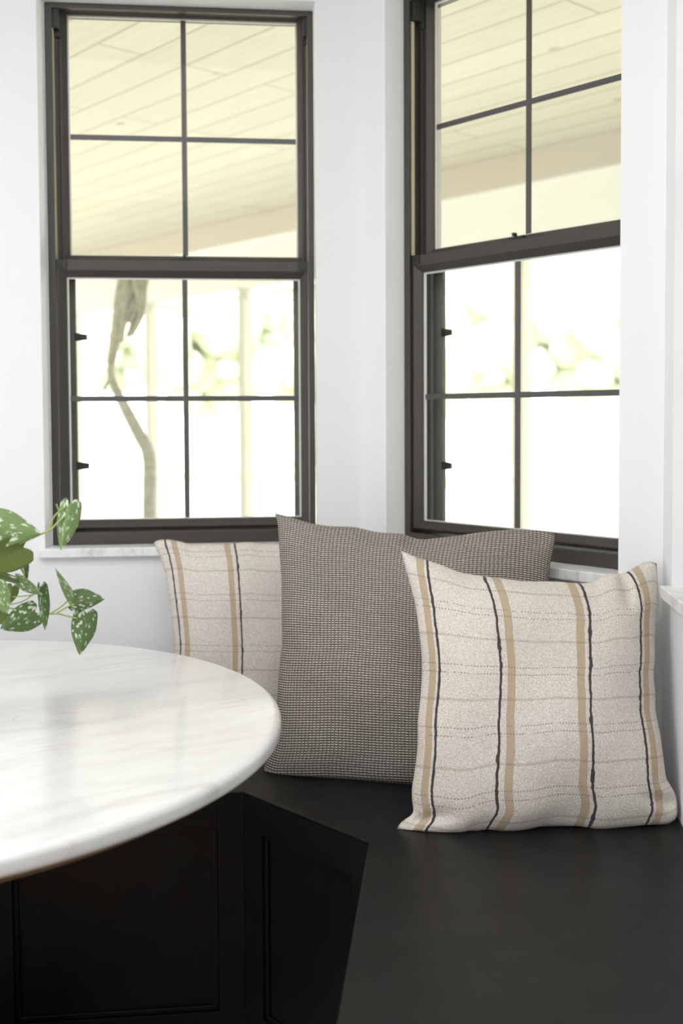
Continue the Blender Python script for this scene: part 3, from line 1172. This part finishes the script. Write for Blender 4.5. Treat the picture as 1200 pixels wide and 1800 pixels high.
bm = bmesh.new()
box(bm, 3.0, 3.15, -4.5, 3.2, GZ, ceil_z - .001)  # unseen wall added to cut the light reaching the right window
tag(build('wall_light_block', bm, M['cream']), kind='structure')
bm = bmesh.new()
out = [fl_l + Vector((0, .0, 0)), OC12, OC23, fl_r]
pf = [PB + U2 * x + N2 * y for x, y in ((-12, .25), (8, .25), (8, -9), (-12, -9))]
prism(bm, pf, GZ - .06, GZ)
tag(build('porch_floor', bm, M['concrete']), kind='structure')
bm = bmesh.new()
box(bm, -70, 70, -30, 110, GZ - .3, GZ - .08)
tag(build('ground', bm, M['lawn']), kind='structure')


# slender bent tree seen through the left window
def crown(bm, c, r, n, seed, sq=.8):
    rnd = random.Random(seed)
    for _ in range(n):
        d = Vector((rnd.gauss(0, 1), rnd.gauss(0, 1), rnd.gauss(0, 1))).normalized() * r * rnd.uniform(.3, 1)
        p = Vector(c) + Vector((d.x, d.y, d.z * sq))
        m = bmesh.ops.create_icosphere(bm, subdivisions=2, radius=r * rnd.uniform(.10, .27))
        for v in m['verts']:
            v.co = v.co * rnd.uniform(.86, 1.14) + p


DT = 6.6
tp = [at_depth(262, 1330, DT), at_depth(262, 1100, DT), at_depth(262, 905, DT), at_depth(262, 805, DT), at_depth(245, 765, DT), at_depth(224, 725, DT), at_depth(204, 685, DT), at_depth(195, 655, DT), at_depth(199, 615, DT), at_depth(208, 575, DT), at_depth(222, 520, DT), at_depth(238, 478, DT)]
tp = [Vector((tp[0].x, DT, GZ - .005))] + tp[1:]
tree = empty('bent_tree', (tp[0].x, DT, GZ))
tag(tree, 'slender tree with a bent trunk behind the left window', 'tree')
ti = Matrix.Translation(-tree.location)
bm = bmesh.new()
rad = [.055, .048, .040, .040, .038, .034, .026, .022, .030, .042, .07, .06]
pth = smooth_path(tp, 5)
rr = []
for i in range(len(pth)):
    f = i / (len(pth) - 1) * (len(rad) - 1)
    a = min(int(f), len(rad) - 2)
    rr.append(rad[a] + (rad[a + 1] - rad[a]) * (f - a))
tube(bm, pth, rr, 12)
bm.transform(ti)
build('trunk', bm, M['bark'], tree, smooth=True)
bm = bmesh.new()
tube(bm, smooth_path([at_depth(197, 655, DT), at_depth(188, 675, DT + .05), at_depth(176, 695, DT + .1)], 4), [.016, .014, .013, .012, .011, .010, .009, .008, .006], 8)
bm.transform(ti)
build('branch', bm, M['bark'], tree, smooth=True)
# withered fronds drooping round the top
rnd = random.Random(4)
for k in range(11):
    bm = bmesh.new()
    x0, x1 = 240 + rnd.uniform(-22, 24), 208 + rnd.uniform(-6, 46)
    dd = rnd.uniform(-.12, .12)
    P = smooth_path([at_depth(x0, 474, DT + dd * .3), at_depth(x0 * .55 + x1 * .45 + rnd.uniform(-6, 10), 500 + rnd.uniform(-8, 8), DT + dd),
                     at_depth(x1, 540 + rnd.uniform(-15, 15), DT + dd * 1.3), at_depth(x1 * .6 + 204 * .4, 580 + rnd.uniform(-18, 26), DT + dd)], 5)
    n = len(P)
    tube(bm, P, [.012 + .028 * math.sin(math.pi * min(1, i / (n - 1) + .12)) * (1 - i / n) + .003 for i in range(n)], 6)
    bm.transform(ti)
    build('frond', bm, M['bark'], tree, smooth=True)

# garden trees far beyond the porch
spots = [(-8.2, 22, 5.0), (-3.4, 25, 5.2), (1.4, 23, 4.8), (6.2, 24, 5.4), (11.2, 22, 5.0), (-13.2, 24, 5.2), (16.4, 25, 5.4), (-.8, 33, 6.0), (5.2, 34, 6.2), (11.6, 33, 6.0)]
proto = None
for i, (x, y, h) in enumerate(spots):
    if proto is None:
        proto = empty('garden_tree')
        bm = bmesh.new()
        tube(bm, [(0, 0, 0), (.05, 0, 1.2), (-.04, .05, 2.6)], [.08, .065, .05], 10)
        build('trunk', bm, M['concrete'], proto, smooth=True)
        bm = bmesh.new()
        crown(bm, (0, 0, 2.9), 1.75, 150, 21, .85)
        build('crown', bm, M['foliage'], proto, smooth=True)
        o = proto
    else:
        o = copy_tree(proto)
    o.location = (x, y, GZ - .08)
    o.rotation_euler.z = i * 1.3
    s = h / 4.6
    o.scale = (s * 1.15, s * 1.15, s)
    tag(o, 'hazy green garden tree far beyond the porch', 'tree', 'garden trees beyond the porch')
